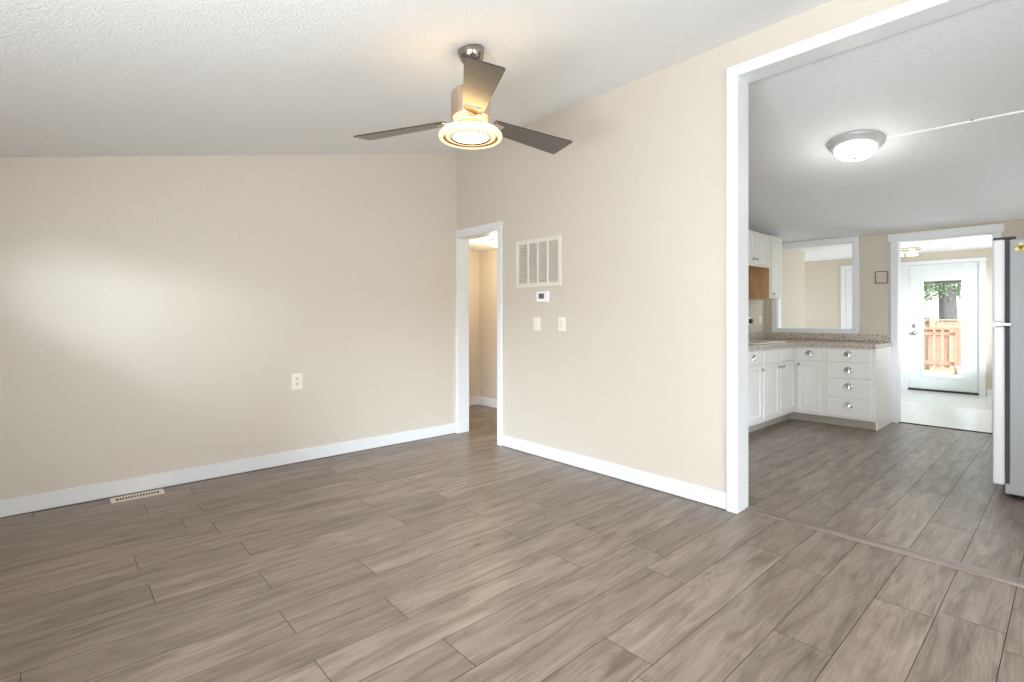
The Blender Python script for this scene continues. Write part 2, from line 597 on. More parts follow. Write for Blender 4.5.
# kitchen walls
bm = BM()
prism(bm, [(PT, 0), (KX, 0), (KX, KZ(KX)), (PT, KZ(PT))], 'y', KL, KL + 0.1)
struct('wall_kitchen_left', bm, M['kwall'], 'tan kitchen wall behind the white wall cabinets', 'wall')
bm = BM()
kt = KZ(KX)
PW = (-1.755, -2.674, 1.11, 2.235)       # pass-through opening y0,y1,z0,z1
KD = (-3.11, -3.985, 2.20)               # doorway opening y0,y1,z
box(bm, (KX, PW[0], 0), (KX + 0.12, KL + 0.1, kt))
box(bm, (KX, PW[1], 0), (KX + 0.12, PW[0], PW[2]))
box(bm, (KX, PW[1], PW[3]), (KX + 0.12, PW[0], kt))
box(bm, (KX, KD[0], 0), (KX + 0.12, PW[1], kt))
box(bm, (KX, KD[1], KD[2]), (KX + 0.12, KD[0], kt))
box(bm, (KX, KR, 0), (KX + 0.12, KD[1], kt))
struct('wall_kitchen_far', bm, M['kwall'], 'tan kitchen wall with pass-through window and doorway', 'wall')
bm = BM()
for a, b, z0, z1 in ((PT, 2.6, 0, 0), (2.6, 3.8, 1.0, 2.1), (3.8, KX + 0.12, 0, 0)):  # opening added for the kitchen fill lamp
    if z1 == 0:
        prism(bm, [(a, 0), (b, 0), (b, KZ(b)), (a, KZ(a))], 'y', KR, KR - 0.12)
    else:
        prism(bm, [(a, 0), (b, 0), (b, z0), (a, z0)], 'y', KR, KR - 0.12)
        prism(bm, [(a, z1), (b, z1), (b, KZ(b)), (a, KZ(a))], 'y', KR, KR - 0.12)
struct('wall_kitchen_right', bm, M['kwall'], 'tan kitchen wall behind the refrigerator', 'wall')

# little hall behind the doorway
HX, HY, HC = 1.30, 1.25, 2.23
bm = BM()
box(bm, (HX, -1.0, 0), (HX + 0.1, HY + 0.1, HC + 0.05))
struct('wall_hall_right', bm, M['wall'], 'beige hall wall seen through the narrow doorway, right of corner', 'wall')
bm = BM()
box(bm, (PT - 0.1, HY, 0), (HX, HY + 0.1, HC + 0.05))
box(bm, (PT - 0.1, 0.12, 0), (PT, HY, HC + 0.05))
box(bm, (PT, -1.1, 0), (HX, -1.0, HC + 0.05))
struct('wall_hall_back', bm, M['wall'], 'beige hall wall seen through the narrow doorway, left of corner', 'wall')
bm = BM()
box(bm, (PT, -1.0, HC), (HX, HY, HC + 0.05))
struct('ceiling_hall', bm, M['ceil'], 'white ceiling of the narrow hall', 'ceiling')

# mudroom shell
DX = (-2.745, -3.595, 2.125)             # outer door opening
bm = BM()
box(bm, (MX, DX[0], 0), (MX + 0.14, ML + 0.1, MC + 0.1))
box(bm, (MX, DX[1], DX[2]), (MX + 0.14, DX[0], MC + 0.1))
box(bm, (MX, MR - 0.1, 0), (MX + 0.14, DX[1], MC + 0.1))
struct('wall_mudroom_far', bm, M['kwall'], 'tan back room wall with the glazed outer door', 'wall')
bm = BM()
box(bm, (KX + 0.12, -1.72, 0), (5.45, -1.62, MC))
struct('wall_mudroom_stub', bm, M['kwall'], 'pale tan wall just inside the left of the pass-through', 'wall')
bm = BM()
for x0, x1, z0, z1 in ((KX + 0.12, 5.7, 0, MC + .1), (5.7, 6.7, 0, 0.8), (5.7, 6.7, 2.1, MC + .1), (6.7, MX, 0, MC + .1)):  # opening added for the mudroom side fill
    box(bm, (x0, ML, z0), (x1, ML + 0.1, z1))
for x0, x1, z0, z1 in ((KX + 0.12, 4.9, 0, MC + .1), (4.9, 6.5, 0, 0.75), (4.9, 6.5, 2.15, MC + .1), (6.5, MX, 0, MC + .1)):  # opening added for the two other mudroom fill lamps
    box(bm, (x0, MR - 0.1, z0), (x1, MR, z1))
struct('wall_mudroom_right', bm, M['kwall'], 'tan side walls of the back room', 'wall')
bm = BM()
box(bm, (KX + 0.12, MR, MC), (MX, ML, MC + 0.1))
struct('ceiling_mudroom', bm, M['ceil'], 'bright white ceiling of the back room', 'ceiling')

# ---------------------------------------------------------------- baseboards
BH = 0.108


def baseboard(name, pts, label, h=BH, z=0.004, t=0.014):
    bm = BM()
    for (x0, y0), (x1, y1) in pts:
        box(bm, (x0, y0, z), (x1, y1, z + h), 0.003)
    struct(name, bm, M['trim'], label, 'baseboard')


baseboard('baseboard_back', [((XL, -0.014), (-0.022, 0.0))], 'white baseboard along the long beige wall')
baseboard('baseboard_right', [((-0.014, -3.03), (0.0, -0.765))], 'white baseboard between the hall doorway and kitchen opening')
baseboard('baseboard_left', [((XL, YF), (XL + 0.014, -0.014))], 'white baseboard along the window wall')
baseboard('baseboard_hall', [((HX - 0.014, -1.0), (HX, HY - 0.014)), ((PT, HY - 0.014), (HX, HY))], 'white baseboard inside the hall', 0.12)
baseboard('baseboard_mudroom', [((MX - 0.014, -3.98), (MX, -3.68)), ((MX - 0.014, -2.62), (MX, -2.58))], 'white baseboard beside the outer door', 0.1, MF)

# ---------------------------------------------------------------- casings
bm = BM()   # hall doorway: lining and casing
box(bm, (-0.006, -0.030, 0), (PT + 0.006, -0.010, 2.135))
box(bm, (-0.006, -0.722, 0), (PT + 0.006, -0.702, 2.135))
box(bm, (-0.006, -0.722, 2.135), (PT + 0.006, -0.010, 2.152))
box(bm, (-0.022, -0.028, 0), (0, -0.001, 2.145), 0.003)
box(bm, (-0.022, -0.765, 0), (0, -0.703, 2.145), 0.003)
box(bm, (-0.024, -0.768, 2.14), (0, -0.001, 2.225), 0.003)
struct('trim_1', bm, M['trim'], 'white casing of the narrow hall doorway', 'door casing')
bm = BM()   # wide opening
box(bm, (-0.008, -3.104, 0), (PT + 0.008, OP0, OPZ), 0.003)
box(bm, (-0.008, OP1, 0), (PT + 0.008, OP1 + 0.024, OPZ), 0.003)
box(bm, (-0.008, OP1, 2.832), (PT + 0.008, OP0, OPZ), 0.003)
box(bm, (-0.024, -3.104, 0), (-0.002, -3.03, 2.90), 0.003)
box(bm, (-0.024, OP1 - 0.05, 0), (-0.002, OP1 + 0.024, 2.90), 0.003)
box(bm, (-0.025, OP1 - 0.05, 2.832), (-0.002, -3.03, 2.905), 0.003)
struct('trim_2', bm, M['trim'], 'white casing of the wide opening to the kitchen', 'opening casing')
bm = BM()   # kitchen to mudroom doorway
box(bm, (KX - 0.004, -3.138, 0), (KX + 0.124, KD[0], 2.20), 0.002)
box(bm, (KX - 0.004, KD[1], 0), (KX + 0.124, KD[1] + 0.024, 2.20), 0.002)
box(bm, (KX - 0.004, KD[1], 2.178), (KX + 0.124, KD[0], 2.20), 0.002)
box(bm, (KX - 0.022, -3.134, 0), (KX - 0.001, -3.062, 2.20), 0.003)
box(bm, (KX - 0.022, -4.035, 0), (KX - 0.001, -3.962, 2.20), 0.003)
box(bm, (KX - 0.026, -4.055, 2.185), (KX - 0.001, -3.035, 2.277), 0.004)
struct('trim_3', bm, M['trim'], 'white casing of the doorway to the bright back room', 'door casing')
bm = BM()   # pass-through
a0, a1, b0, b1 = -1.690, -2.739, 1.062, 2.298
box(bm, (KX - 0.020, a0 - 0.065, b0), (KX - 0.001, a0, b1), 0.003)
box(bm, (KX - 0.020, a1, b0), (KX - 0.001, a1 + 0.065, b1), 0.003)
box(bm, (KX - 0.021, a1, b1 - 0.065), (KX - 0.001, a0, b1), 0.003)
box(bm, (KX - 0.024, a1, b0), (KX - 0.001, a0, b0 + 0.05), 0.003)
box(bm, (KX - 0.003, PW[0] - 0.012, PW[2]), (KX + 0.123, PW[0], PW[3]))
box(bm, (KX - 0.003, PW[1], PW[2]), (KX + 0.123, PW[1] + 0.012, PW[3]))
box(bm, (KX - 0.003, PW[1], PW[3] - 0.012), (KX + 0.123, PW[0], PW[3]))
box(bm, (KX - 0.003, PW[1], PW[2]), (KX + 0.123, PW[0], PW[2] + 0.012))
struct('window_1', bm, M['trim'], 'white framed pass-through window above the counter', 'window')
bm = BM()
box(bm, (KX + 0.035, KD[1] + 0.024, 0), (KX + 0.056, KD[0] - 0.028, 0.010), 0.003)
struct('trim_5', bm, M['sill'], 'thin dark threshold at the back room doorway', 'threshold')

# transition strip between the rooms
bm = BM()
prism(bm, [(0.075, 0.001), (0.082, 0.008), (0.095, 0.012), (0.135, 0.0125), (0.165, 0.010), (0.185, 0.004), (0.19, 0.001)], 'y', -3.11, -5.72)
tag(obj('transition_strip', bm, M['strip'], loc=(0.14, -3.11, 0)), 'brown wood transition strip across the floor of the wide kitchen opening', 'threshold strip')

# wire raceway-like ridge where the kitchen ceiling meets the far wall
bm = BM()
prism(bm, [(KX - 0.018, KZ(KX) - 0.010), (KX, KZ(KX) - 0.012), (KX, KZ(KX)), (KX - 0.018, KZ(KX - 0.018))], 'y', KL - 0.35, KR)
struct('trim_6', bm, M['kwall'], 'slim tan moulding at top of the kitchen far wall', 'moulding')


# ---------------------------------------------------------------- ceiling fan
FC = Vector((-1.633, -2.382, 0))
fz = LZ(FC.x)
fan = thing('ceiling_fan', 'three-blade ceiling fan with nickel motor and lit round glass lamp', 'ceiling fan', (FC.x, FC.y, fz))
T = Matrix.Translation(FC)
bm = BM()
tilt = Matrix.Translation((FC.x, FC.y, fz)) @ Matrix.Rotation(-math.atan(SL), 4, 'Y')
lathe(bm, [(0.0, 0.0), (0.072, 0.0), (0.074, -0.006), (0.070, -0.030), (0.058, -0.058), (0.040, -0.080), (0.026, -0.088), (0.0, -0.088)], 40, mat=tilt)
obj('canopy', bm, M['canopy'], fan)
bm = BM()
lathe(bm, [(0.0, fz - 0.05), (0.026, fz - 0.06), (0.03, fz - 0.085), (0.022, fz - 0.105), (0.013, fz - 0.112), (0.013, 2.50), (0.028, 2.495), (0.028, 2.478), (0.0, 2.478)], 28, mat=T)
obj('downrod', bm, M['nickel'], fan)
bm = BM()
lathe(bm, [(0.0, 2.484), (0.080, 2.484), (0.101, 2.480), (0.106, 2.468), (0.106, 2.352), (0.102, 2.342), (0.086, 2.336), (0.0, 2.336)], 56, mat=T)
obj('motor_housing', bm, M['housing'], fan)
BZ = 2.338
bm = BM()
lathe(bm, [(0.0, 2.336), (0.078, 2.336), (0.078, 2.328), (0.066, 2.322), (0.066, 2.290), (0.0, 2.290)], 48, mat=T)
obj('hub', bm, M['gold'], fan)
PITCH = math.radians(11.8)
for ang, drp in ((-122.6, 3.4), (-2.6, 0.4), (117.4, 1.2)):
    R = T @ Matrix.Rotation(math.radians(ang), 4, 'Z')
    tl = Matrix.Translation((0, 0, BZ)) @ Matrix.Rotation(math.radians(drp), 4, 'Y') @ Matrix.Rotation(-PITCH, 4, 'X')
    bm = BM()
    r0, r1, w0, w1, th = 0.135, 0.705, 0.052, 0.086, 0.006
    out = [(r0, -w0), (r0 + 0.01, -w0 - 0.002), (r1 - 0.012, -w1), (r1 - 0.003, -w1 + 0.003), (r1, -w1 + 0.012), (r1, w1 - 0.012), (r1 - 0.003, w1 - 0.003), (r1 - 0.012, w1), (r0 + 0.01, w0 + 0.002), (r0, w0)]
    A = [bm.verts.new(R @ tl @ Vector((x, y, th / 2))) for x, y in out]
    B = [bm.verts.new(R @ tl @ Vector((x, y, -th / 2))) for x, y in out]
    bm.faces.new(A)
    bm.faces.new(B[::-1])
    n = len(out)
    for i in range(n):
        f = bm.faces.new((A[i], B[i], B[(i + 1) % n], A[(i + 1) % n]))
        f.material_index = 1
    bmesh.ops.recalc_face_normals(bm, faces=bm.faces)
    bl = obj('blade', bm, [M['blade'], M['bladetrim']], fan)
    bm = BM()
    hh = tl
    pts = [(0.055, -0.020), (0.11, -0.018), (0.15, -0.042), (0.205, -0.038), (0.205, 0.038), (0.15, 0.042), (0.11, 0.018), (0.055, 0.020)]
    A = [bm.verts.new(R @ tl @ Vector((x, y, -th / 2 - 0.0005))) for x, y in pts]
    B = [bm.verts.new(R @ tl @ Vector((x, y, -th / 2 - 0.006))) for x, y in pts]
    bm.faces.new(A)
    bm.faces.new(B[::-1])
    for i in range(len(pts)):
        bm.faces.new((A[i], B[i], B[(i + 1) % len(pts)], A[(i + 1) % len(pts)]))
    bmesh.ops.recalc_face_normals(bm, faces=bm.faces)
    obj('blade_bracket', bm, M['nickel'], bl)
# light kit
bm = BM()
lathe(bm, [(0.079, 2.336), (0.094, 2.334), (0.088, 2.330), (0.080, 2.326), (0.092, 2.320), (0.084, 2.312), (0.079, 2.312)], 56, mat=T, closed=True)
lathe(bm, [(0.0, 2.290), (0.066, 2.288), (0.076, 2.283), (0.066, 2.279), (0.080, 2.273), (0.0, 2.270)], 48, mat=T)
obj('fluted_glass_collar', bm, M['lamp_rib'], fan, label='glowing ribbed glass collar above the lamp')
bm = BM()
lathe(bm, [(0.148, 2.232), (0.158, 2.228), (0.167, 2.234), (0.171, 2.246), (0.168, 2.258), (0.158, 2.266), (0.120, 2.270), (0.075, 2.271), (0.075, 2.266), (0.148, 2.260)], 72, mat=T, closed=True)
gr = obj('glass_ring', bm, M['lamp_ring'], fan, label='glowing thick outer glass ring')
bm = BM()
lathe(bm, [(0.136, 2.246), (0.148, 2.235), (0.148, 2.258), (0.136, 2.258)], 72, mat=T, closed=True)
obj('trim_band', bm, M['gold'], fan, label='bronze band inside the glass ring')
bm = BM()
lathe(bm, [(0.108, 2.238), (0.120, 2.234), (0.132, 2.239), (0.136, 2.250), (0.108, 2.250)], 72, mat=T, closed=True)
obj('inner_glass_ring', bm, M['lamp_ring'], fan)
bm = BM()
lathe(bm, [(0.100, 2.238), (0.108, 2.234), (0.108, 2.252), (0.100, 2.252)], 72, mat=T, closed=True)
obj('trim_band', bm, M['gold'], fan)
bm = BM()
lathe(bm, [(0.0, 2.224), (0.04, 2.226), (0.075, 2.231), (0.100, 2.240), (0.100, 2.250), (0.0, 2.252)], 64, mat=T)
obj('lamp_diffuser', bm, M['lamp_core'], fan, label='bright white round diffuser')
bm = BM()
lathe(bm, [(0.092, 2.2712), (0.156, 2.2676), (0.156, 2.2686), (0.092, 2.2722)], 72, mat=T, closed=True)  # hidden glowing ring added to brighten the blade undersides
obj('blade_glow_ring', bm, M['blade_glow'], fan, label='unseen amber glow ring added to light the blades')
sp = light('fan_lamp_light', 'SPOT', (FC.x, FC.y, 2.215), 8, (1, 0.82, 0.55), (0, 0, -1), radius=0.09)
sp.data.spot_size = math.radians(170)
sp.data.spot_blend = 0.6

# ---------------------------------------------------------------- kitchen ceiling lamp
kc = Vector((1.785, -3.308, 0))
kz = KZ(kc.x)
KT = Matrix.Translation((kc.x, kc.y, kz)) @ Matrix.Rotation(math.atan(KS), 4, 'Y')
kl = thing('flush_ceiling_light', 'round frosted flush-mount dome light on the kitchen ceiling', 'ceiling light', (kc.x, kc.y, kz))
bm = BM()
lathe(bm, [(0.0, 0.0), (0.208, 0.0), (0.211, -0.010), (0.202, -0.024), (0.190, -0.030), (0.182, -0.048), (0.166, -0.058), (0.0, -0.058)], 64, mat=KT)
obj('fixture_pan', bm, M['pan'], kl)
bm = BM()
lathe(bm, [(0.154, -0.058), (0.156, -0.070), (0.148, -0.094), (0.126, -0.116), (0.090, -0.134), (0.050, -0.142), (0.0, -0.144)], 64, mat=KT)
obj('glass_dome', bm, M['dome'], kl)
bm = BM()
lathe(bm, [(0.0, -0.142), (0.012, -0.144), (0.013, -0.150), (0.007, -0.156), (0.009, -0.162), (0.0, -0.168)], 24, mat=KT)
obj('finial', bm, M['nickel'], kl)
light('kitchen_lamp_light', 'POINT', (kc.x, kc.y, kz - 0.30), 6.0, (1, 0.97, 0.92), radius=0.16)

# surface conduit running from the lamp
A = Vector((1.832, -3.50, 0))
B = Vector((1.900, -4.98, 0))
rw = thing('cable_raceway', 'thin white surface cable raceway crossing the kitchen ceiling from the dome light', 'cable raceway', (A.x, A.y, KZ(A.x)))
bm = BM()
d = (B - A).normalized()
pn = Vector((-d.y, d.x, 0))
vs = []
for P in (A, B):
    ring = []
    for u, dz in ((-0.019, 0.0), (-0.016, -0.012), (0.016, -0.012), (0.019, 0.0)):
        q = P + pn * u
        ring.append(bm.verts.new((q.x, q.y, KZ(q.x) + dz - 0.0005)))
    vs.append(ring)
for i in range(3):
    bm.faces.new((vs[0][i], vs[0][i + 1], vs[1][i + 1], vs[1][i]))
bm.faces.new(vs[0])
bm.faces.new(vs[1][::-1])
bm.faces.new((vs[0][3], vs[0][0], vs[1][0], vs[1][3]))
bmesh.ops.recalc_face_normals(bm, faces=bm.faces)
obj('raceway_channel', bm, M['white_plastic'], rw)
q = A + d * 0.542
for s in (-1, 1):
    bm = BM()
    c = q + pn * 0.027 * s
    box(bm, (c.x - 0.006, c.y - 0.006, KZ(c.x) - 0.007), (c.x + 0.006, c.y + 0.006, KZ(c.x) - 0.001), 0.002)
    obj('screw_head', bm, M['dark'], rw, label='dark screw head')

# ---------------------------------------------------------------- hall and mudroom lamps
hl = thing('globe_ceiling_light', 'warm glowing round ceiling light inside the narrow hall doorway', 'ceiling light', (0.80, 0.22, HC))
bm = BM()
lathe(bm, [(0.0, 0.0), (0.13, 0.0), (0.135, -0.012), (0.12, -0.022), (0.0, -0.022)], 40, mat=Matrix.Translation((0.80, 0.22, HC)))
obj('fixture_pan', bm, M['pan'], hl)
bm = BM()
lathe(bm, [(0.118, -0.022), (0.12, -0.03), (0.10, -0.062), (0.06, -0.082), (0.0, -0.088)], 40, mat=Matrix.Translation((0.80, 0.22, HC)))
obj('glass_dome', bm, M['hall_globe'], hl)
light('hall_lamp_light', 'POINT', (0.80, 0.22, HC - 0.22), 24, (1, 0.82, 0.58), radius=0.1)
mx, my = 6.15, -2.86
ml = thing('twin_ceiling_light', 'warm yellow glowing ceiling light in the bright back room', 'ceiling light', (mx, my, MC))
bm = BM()
box(bm, (mx - 0.10, my - 0.17, MC - 0.025), (mx + 0.10, my + 0.17, MC), 0.006)
obj('fixture_pan', bm, M['nickel'], ml)
for s in (-1, 1):
    bm = BM()
    lathe(bm, [(0.0, -0.025), (0.03, -0.025), (0.04, -0.04), (0.055, -0.06), (0.068, -0.10), (0.07, -0.115), (0.0, -0.118)], 28, mat=Matrix.Translation((mx, my + 0.085 * s, MC)))
    obj('glass_shade', bm, M['mud_globe'], ml)
light('mudroom_lamp_light', 'POINT', (mx - 0.2, my, MC - 0.3), 2.5, (1, 0.9, 0.72), radius=0.12)

# ---------------------------------------------------------------- things on the living room walls
# return air grille on the partition
g0, g1, gz0, gz1 = -0.970, -1.555, 1.550, 1.996
rg = thing('return_air_grille', 'white return air grille with four louvred sections high on the beige partition wall', 'vent grille', (0, (g0 + g1) / 2, gz0))
bm = BM()
fw = 0.040
x0 = -0.012
box(bm, (x0, g1, gz0), (-0.0005, g0, gz0 + fw), 0.003)
box(bm, (x0, g1, gz1 - fw), (-0.0005, g0, gz1), 0.003)
box(bm, (x0, g1, gz0 + fw - 0.002), (-0.0005, g1 + fw, gz1 - fw + 0.002), 0.003)
box(bm, (x0, g0 - fw, gz0 + fw - 0.002), (-0.0005, g0, gz1 - fw + 0.002), 0.003)
obj('grille_frame', bm, M['louver'], rg)
bm = BM()
box(bm, (-0.0012, g1 + fw, gz0 + fw), (-0.0004, g0 - fw, gz1 - fw))
obj('filter_panel', bm, M['duct'], rg, label='grey filter behind the louvres')
iw = (g0 - g1 - 2 * fw)
for i in range(1, 4):
    yc = g0 - fw - iw * i / 4
    bm = BM()
    box(bm, (x0, yc - 0.009, gz0 + fw - 0.001), (-0.001, yc + 0.009, gz1 - fw + 0.001), 0.002)
    obj('divider', bm, M['louver'], rg)
for i in range(4):
    ya, yb = g0 - fw - iw * i / 4, g0 - fw - iw * (i + 1) / 4
    bm = BM()
    n = 22
    for j in range(n):
        z = gz0 + fw + (gz1 - gz0 - 2 * fw) * (j + 0.5) / n
        prism(bm, [(-0.0015, z + 0.0035), (-0.0015, z + 0.0045), (-0.0085, z - 0.0035), (-0.0085, z - 0.0045)], 'y', yb + 0.008, ya - 0.008)
    obj('louvre_section', bm, M['louver'], rg)
for sy in (g0 - 0.02, g1 + 0.02):
    bm = BM()
    lathe(bm, [(0, 0.002), (0.004, 0.0018), (0.005, 0)], 16, mat=Matrix.Translation((x0, sy, (gz0 + gz1) / 2)) @ Matrix.Rotation(-PI / 2, 4, 'Y'))
    obj('screw', bm, M['louver'], rg)

th = thing('thermostat', 'small white thermostat with grey screen mounted under the air grille', 'thermostat', (0, -1.333, 1.41))
bm = BM()
box(bm, (-0.026, -1.408, 1.409), (-0.0005, -1.260, 1.508), 0.006, seg=2)
obj('thermostat_body', bm, M['white_plastic'], th)
bm = BM()
box(bm, (-0.0275, -1.362, 1.440), (-0.0255, -1.296, 1.487), 0.0008)
obj('screen', bm, M['screen'], th)


def plate_on_partition(name, yc, zc, label, rocker):
    t = thing(name, label, 'light switch', (0, yc, zc - 0.06))
    bm = BM()
    box(bm, (-0.007, yc - 0.042, zc - 0.061), (-0.0005, yc + 0.042, zc + 0.061), 0.003, seg=2)
    obj('switch_plate', bm, M['plate'], t)
    bm = BM()
    if rocker:
        box(bm, (-0.0105, yc - 0.017, zc - 0.034), (-0.0065, yc + 0.017, zc + 0.034), 0.002)
        obj('rocker', bm, M['register'], t, label='slightly darker rocker paddle')
    else:
        prism(bm, [(-0.0065, zc + 0.012), (-0.0065, zc - 0.012), (-0.011, zc - 0.010), (-0.020, zc + 0.004), (-0.018, zc + 0.009)], 'y', yc - 0.006, yc + 0.006)
        obj('toggle', bm, M['register'], t)
    for s in (-1, 1):
        bm = BM()
        lathe(bm, [(0, 0.0012), (0.003, 0.001), (0.0035, 0)], 12, mat=Matrix.Translation((-0.007, yc, zc + 0.047 * s)) @ Matrix.Rotation(-PI / 2, 4, 'Y'))
        obj('screw', bm, M['register'], t)


plate_on_partition('light_switch', -1.250, 1.211, 'white toggle light switch below the thermostat, nearer the hall doorway', False)
plate_on_partition('light_switch', -1.559, 1.212, 'ivory rocker light switch below the right edge of the air grille', True)

# outlet on the long wall
ox, oz = -1.722, 0.711
t = thing('wall_outlet', 'ivory double wall outlet low on the long beige wall', 'outlet', (ox, 0, oz - 0.07))
bm = BM()
box(bm, (ox - 0.047, -0.007, oz - 0.070), (ox + 0.047, -0.0005, oz + 0.070), 0.003, seg=2)
obj('outlet_plate', bm, M['plate'], t)
for s in (-1, 1):
    bm = BM()
    Mx = Matrix.Translation((ox, -0.007, oz + 0.0225 * s)) @ Matrix.Rotation(PI / 2, 4, 'X')
    lathe(bm, [(0, 0.0015), (0.015, 0.0015), (0.0175, 0)], 24, mat=Mx)
    soc = obj('socket', bm, M['register'], t)
    bm = BM()
    zc = oz + 0.0225 * s
    for dx in (-0.0065, 0.0065):
        box(bm, (ox + dx - 0.0016, -0.0092, zc - 0.001), (ox + dx + 0.0016, -0.0084, zc + 0.008))
    box(bm, (ox - 0.003, -0.0092, zc - 0.010), (ox + 0.003, -0.0084, zc - 0.005))
    obj('socket_slots', bm, M['dark'], soc)

# floor register
ra, rb, r0, r1 = -3.012, -2.705, -0.045, -0.165
t = thing('floor_register', 'almond metal floor register lying beside the white baseboard', 'floor vent', ((ra + rb) / 2, (r0 + r1) / 2, 0))
bm = BM()
i0, i1, j0, j1 = ra + 0.03, rb - 0.03, r0 - 0.026, r1 + 0.026
zr = 0.006
box(bm, (ra, r1, 0.0006), (rb, j1, zr), 0.002)
box(bm, (ra, j0, 0.0006), (rb, r0, zr), 0.002)
box(bm, (ra, j1 - 0.001, 0.0006), (i0, j0 + 0.001, zr), 0.002)
box(bm, (i1, j1 - 0.001, 0.0006), (rb, j0 + 0.001, zr), 0.002)
obj('register_frame', bm, M['register'], t)
bm = BM()
n = 15
for k in range(1, n):
    x = i0 + (i1 - i0) * k / n
    box(bm, (x - 0.0032, j1 - 0.001, 0.001), (x + 0.0032, j0 + 0.001, zr - 0.0006))
obj('register_bars', bm, M['register'], t)
bm = BM()
box(bm, (i0, j1, 0.0002), (i1, j0, 0.0006))  # flat dark sheet stands for the shade inside the duct
obj('duct_shade', bm, M['dark'], t, label='dark sheet painted as shade under the bars')

# ---------------------------------------------------------------- kitchen cabinets
# frames: right run faces -x (face plane X=3.5), left run faces -y (face plane Y=-2.23)
FXP, FYP = 3.50, -2.23
CZ0, CZ1 = 0.10, 0.918


def fr(run, u, d, z):
    """u along the run, d outwards from the face plane, z up"""
    return (FXP - d, u, z) if run == 'R' else (u, FYP - d, z)


def fbox(bm, run, u0, u1, d0, d1, z0, z1, bev=0.0, mi=0, seg=1, up=None):
    if up is not None:
        return box(bm, (u0, up - d0, z0), (u1, up - d1, z1), bev, mi, seg)
    box(bm, fr(run, u0, d0, z0), fr(run, u1, d1, z1), bev, mi, seg)


def panel_front(bm, run, u0, u1, z0, z1, up=None, raised=True):
    """a framed cabinet door with a recessed centre panel"""
    u0, u1 = min(u0, u1), max(u0, u1)
    sw = 0.052
    e = 0.0005
    fbox(bm, run, u0 + 0.01, u1 - 0.01, e, 0.010, z0 + 0.01, z1 - 0.01, 0, up=up)
    fbox(bm, run, u0, u0 + sw, e, 0.020, z0, z1, 0.003, up=up)
    fbox(bm, run, u1 - sw, u1, e, 0.020, z0, z1, 0.003, up=up)
    fbox(bm, run, u0 + sw - 0.002, u1 - sw + 0.002, e, 0.020, z0, z0 + sw, 0.003, up=up)
    fbox(bm, run, u0 + sw - 0.002, u1 - sw + 0.002, e, 0.020, z1 - sw, z1, 0.003, up=up)
    b = 0.010
    fbox(bm, run, u0 + sw - 0.001, u0 + sw + b, e, 0.015, z0 + sw, z1 - sw, 0.003, up=up)
    fbox(bm, run, u1 - sw - b, u1 - sw + 0.001, e, 0.015, z0 + sw, z1 - sw, 0.003, up=up)
    fbox(bm, run, u0 + sw, u1 - sw, e, 0.015, z0 + sw - 0.001, z0 + sw + b, 0.003, up=up)
    fbox(bm, run, u0 + sw, u1 - sw, e, 0.015, z1 - sw - b, z1 - sw + 0.001, 0.003, up=up)


def slab_front(bm, run, u0, u1, z0, z1):
    fbox(bm, run, min(u0, u1), max(u0, u1), 0.0005, 0.020, z0, z1, 0.005, seg=2)


def cup_pull(run, u, z, parent):
    """half-shell cup pull, open underneath"""
    bm = BM()
    W_, H_, D_ = 0.048, 0.058, 0.030
    nu, nv = 16, 8
    for shell in (1.0, 0.88):
        g = []
        for j in range(nv + 1):
            b = PI / 2 * j / nv
            row = []
            for i in range(nu + 1):
                a = PI * i / nu
                du = W_ * math.cos(a) * shell
                # quarter ellipsoid: up z, outward d
                dz = H_ * math.sin(a) * math.cos(b) * shell
                dd = D_ * math.sin(a) * math.sin(b) * shell
                row.append(bm.verts.new(fr(run, u + du, 0.0205 + dd, z - 0.021 + dz)))
            g.append(row)
        for j in range(nv):
            for i in range(nu):
                f = bm.faces.new((g[j][i], g[j][i + 1], g[j + 1][i + 1], g[j + 1][i]))
                f.smooth = True
    bmesh.ops.remove_doubles(bm, verts=bm.verts, dist=1e-5)
    bmesh.ops.recalc_face_normals(bm, faces=bm.faces)
    obj('cup_pull', bm, M['chrome'], parent)


def knob(run, u, z, parent, up=None):
    bm = BM()
    if up is None:
        p0 = Vector(fr(run, u, 0.0203, z))
    else:
        p0 = Vector((u, up - 0.0203, z))
    rot = Matrix.Rotation(-PI / 2, 4, 'Y') if run == 'R' else Matrix.Rotation(PI / 2, 4, 'X')
    lathe(bm, [(0.0, 0.0), (0.008, 0.0), (0.006, 0.008), (0.010, 0.014), (0.016, 0.019), (0.016, 0.024), (0.010, 0.028), (0.0, 0.029)], 20, mat=Matrix.Translation(p0) @ rot)
    obj('knob', bm, M['nickel'], parent)


def base_body(run, u0, u1, parent, depth, end=None):
    u0, u1 = min(u0, u1), max(u0, u1)
    bm = BM()
    fbox(bm, run, u0 + 0.0005, u1 - 0.0005, 0, -depth, CZ0, CZ1, 0.002)
    obj('cabinet_body', bm, M['cab'], parent)
    bm = BM()
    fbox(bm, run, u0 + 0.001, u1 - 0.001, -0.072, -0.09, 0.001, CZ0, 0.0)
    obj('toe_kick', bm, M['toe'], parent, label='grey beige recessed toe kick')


# right run (face towards the living room)
c = thing('base_cabinet', 'white base cabinet with one cup-pull drawer over one door, at the counter corner', 'cabinet', (FXP, -2.41, 0))
base_body('R', -2.235, -2.585, c, 0.735)
bm = BM(); slab_front(bm, 'R', -2.278, -2.548, 0.757, 0.903)
dr = obj('drawer', bm, M['cab'], c); cup_pull('R', -2.410, 0.835, dr)
bm = BM(); panel_front(bm, 'R', -2.278, -2.548, 0.135, 0.745)
dd = obj('door', bm, M['cab'], c); knob('R', -2.300, 0.700, dd)

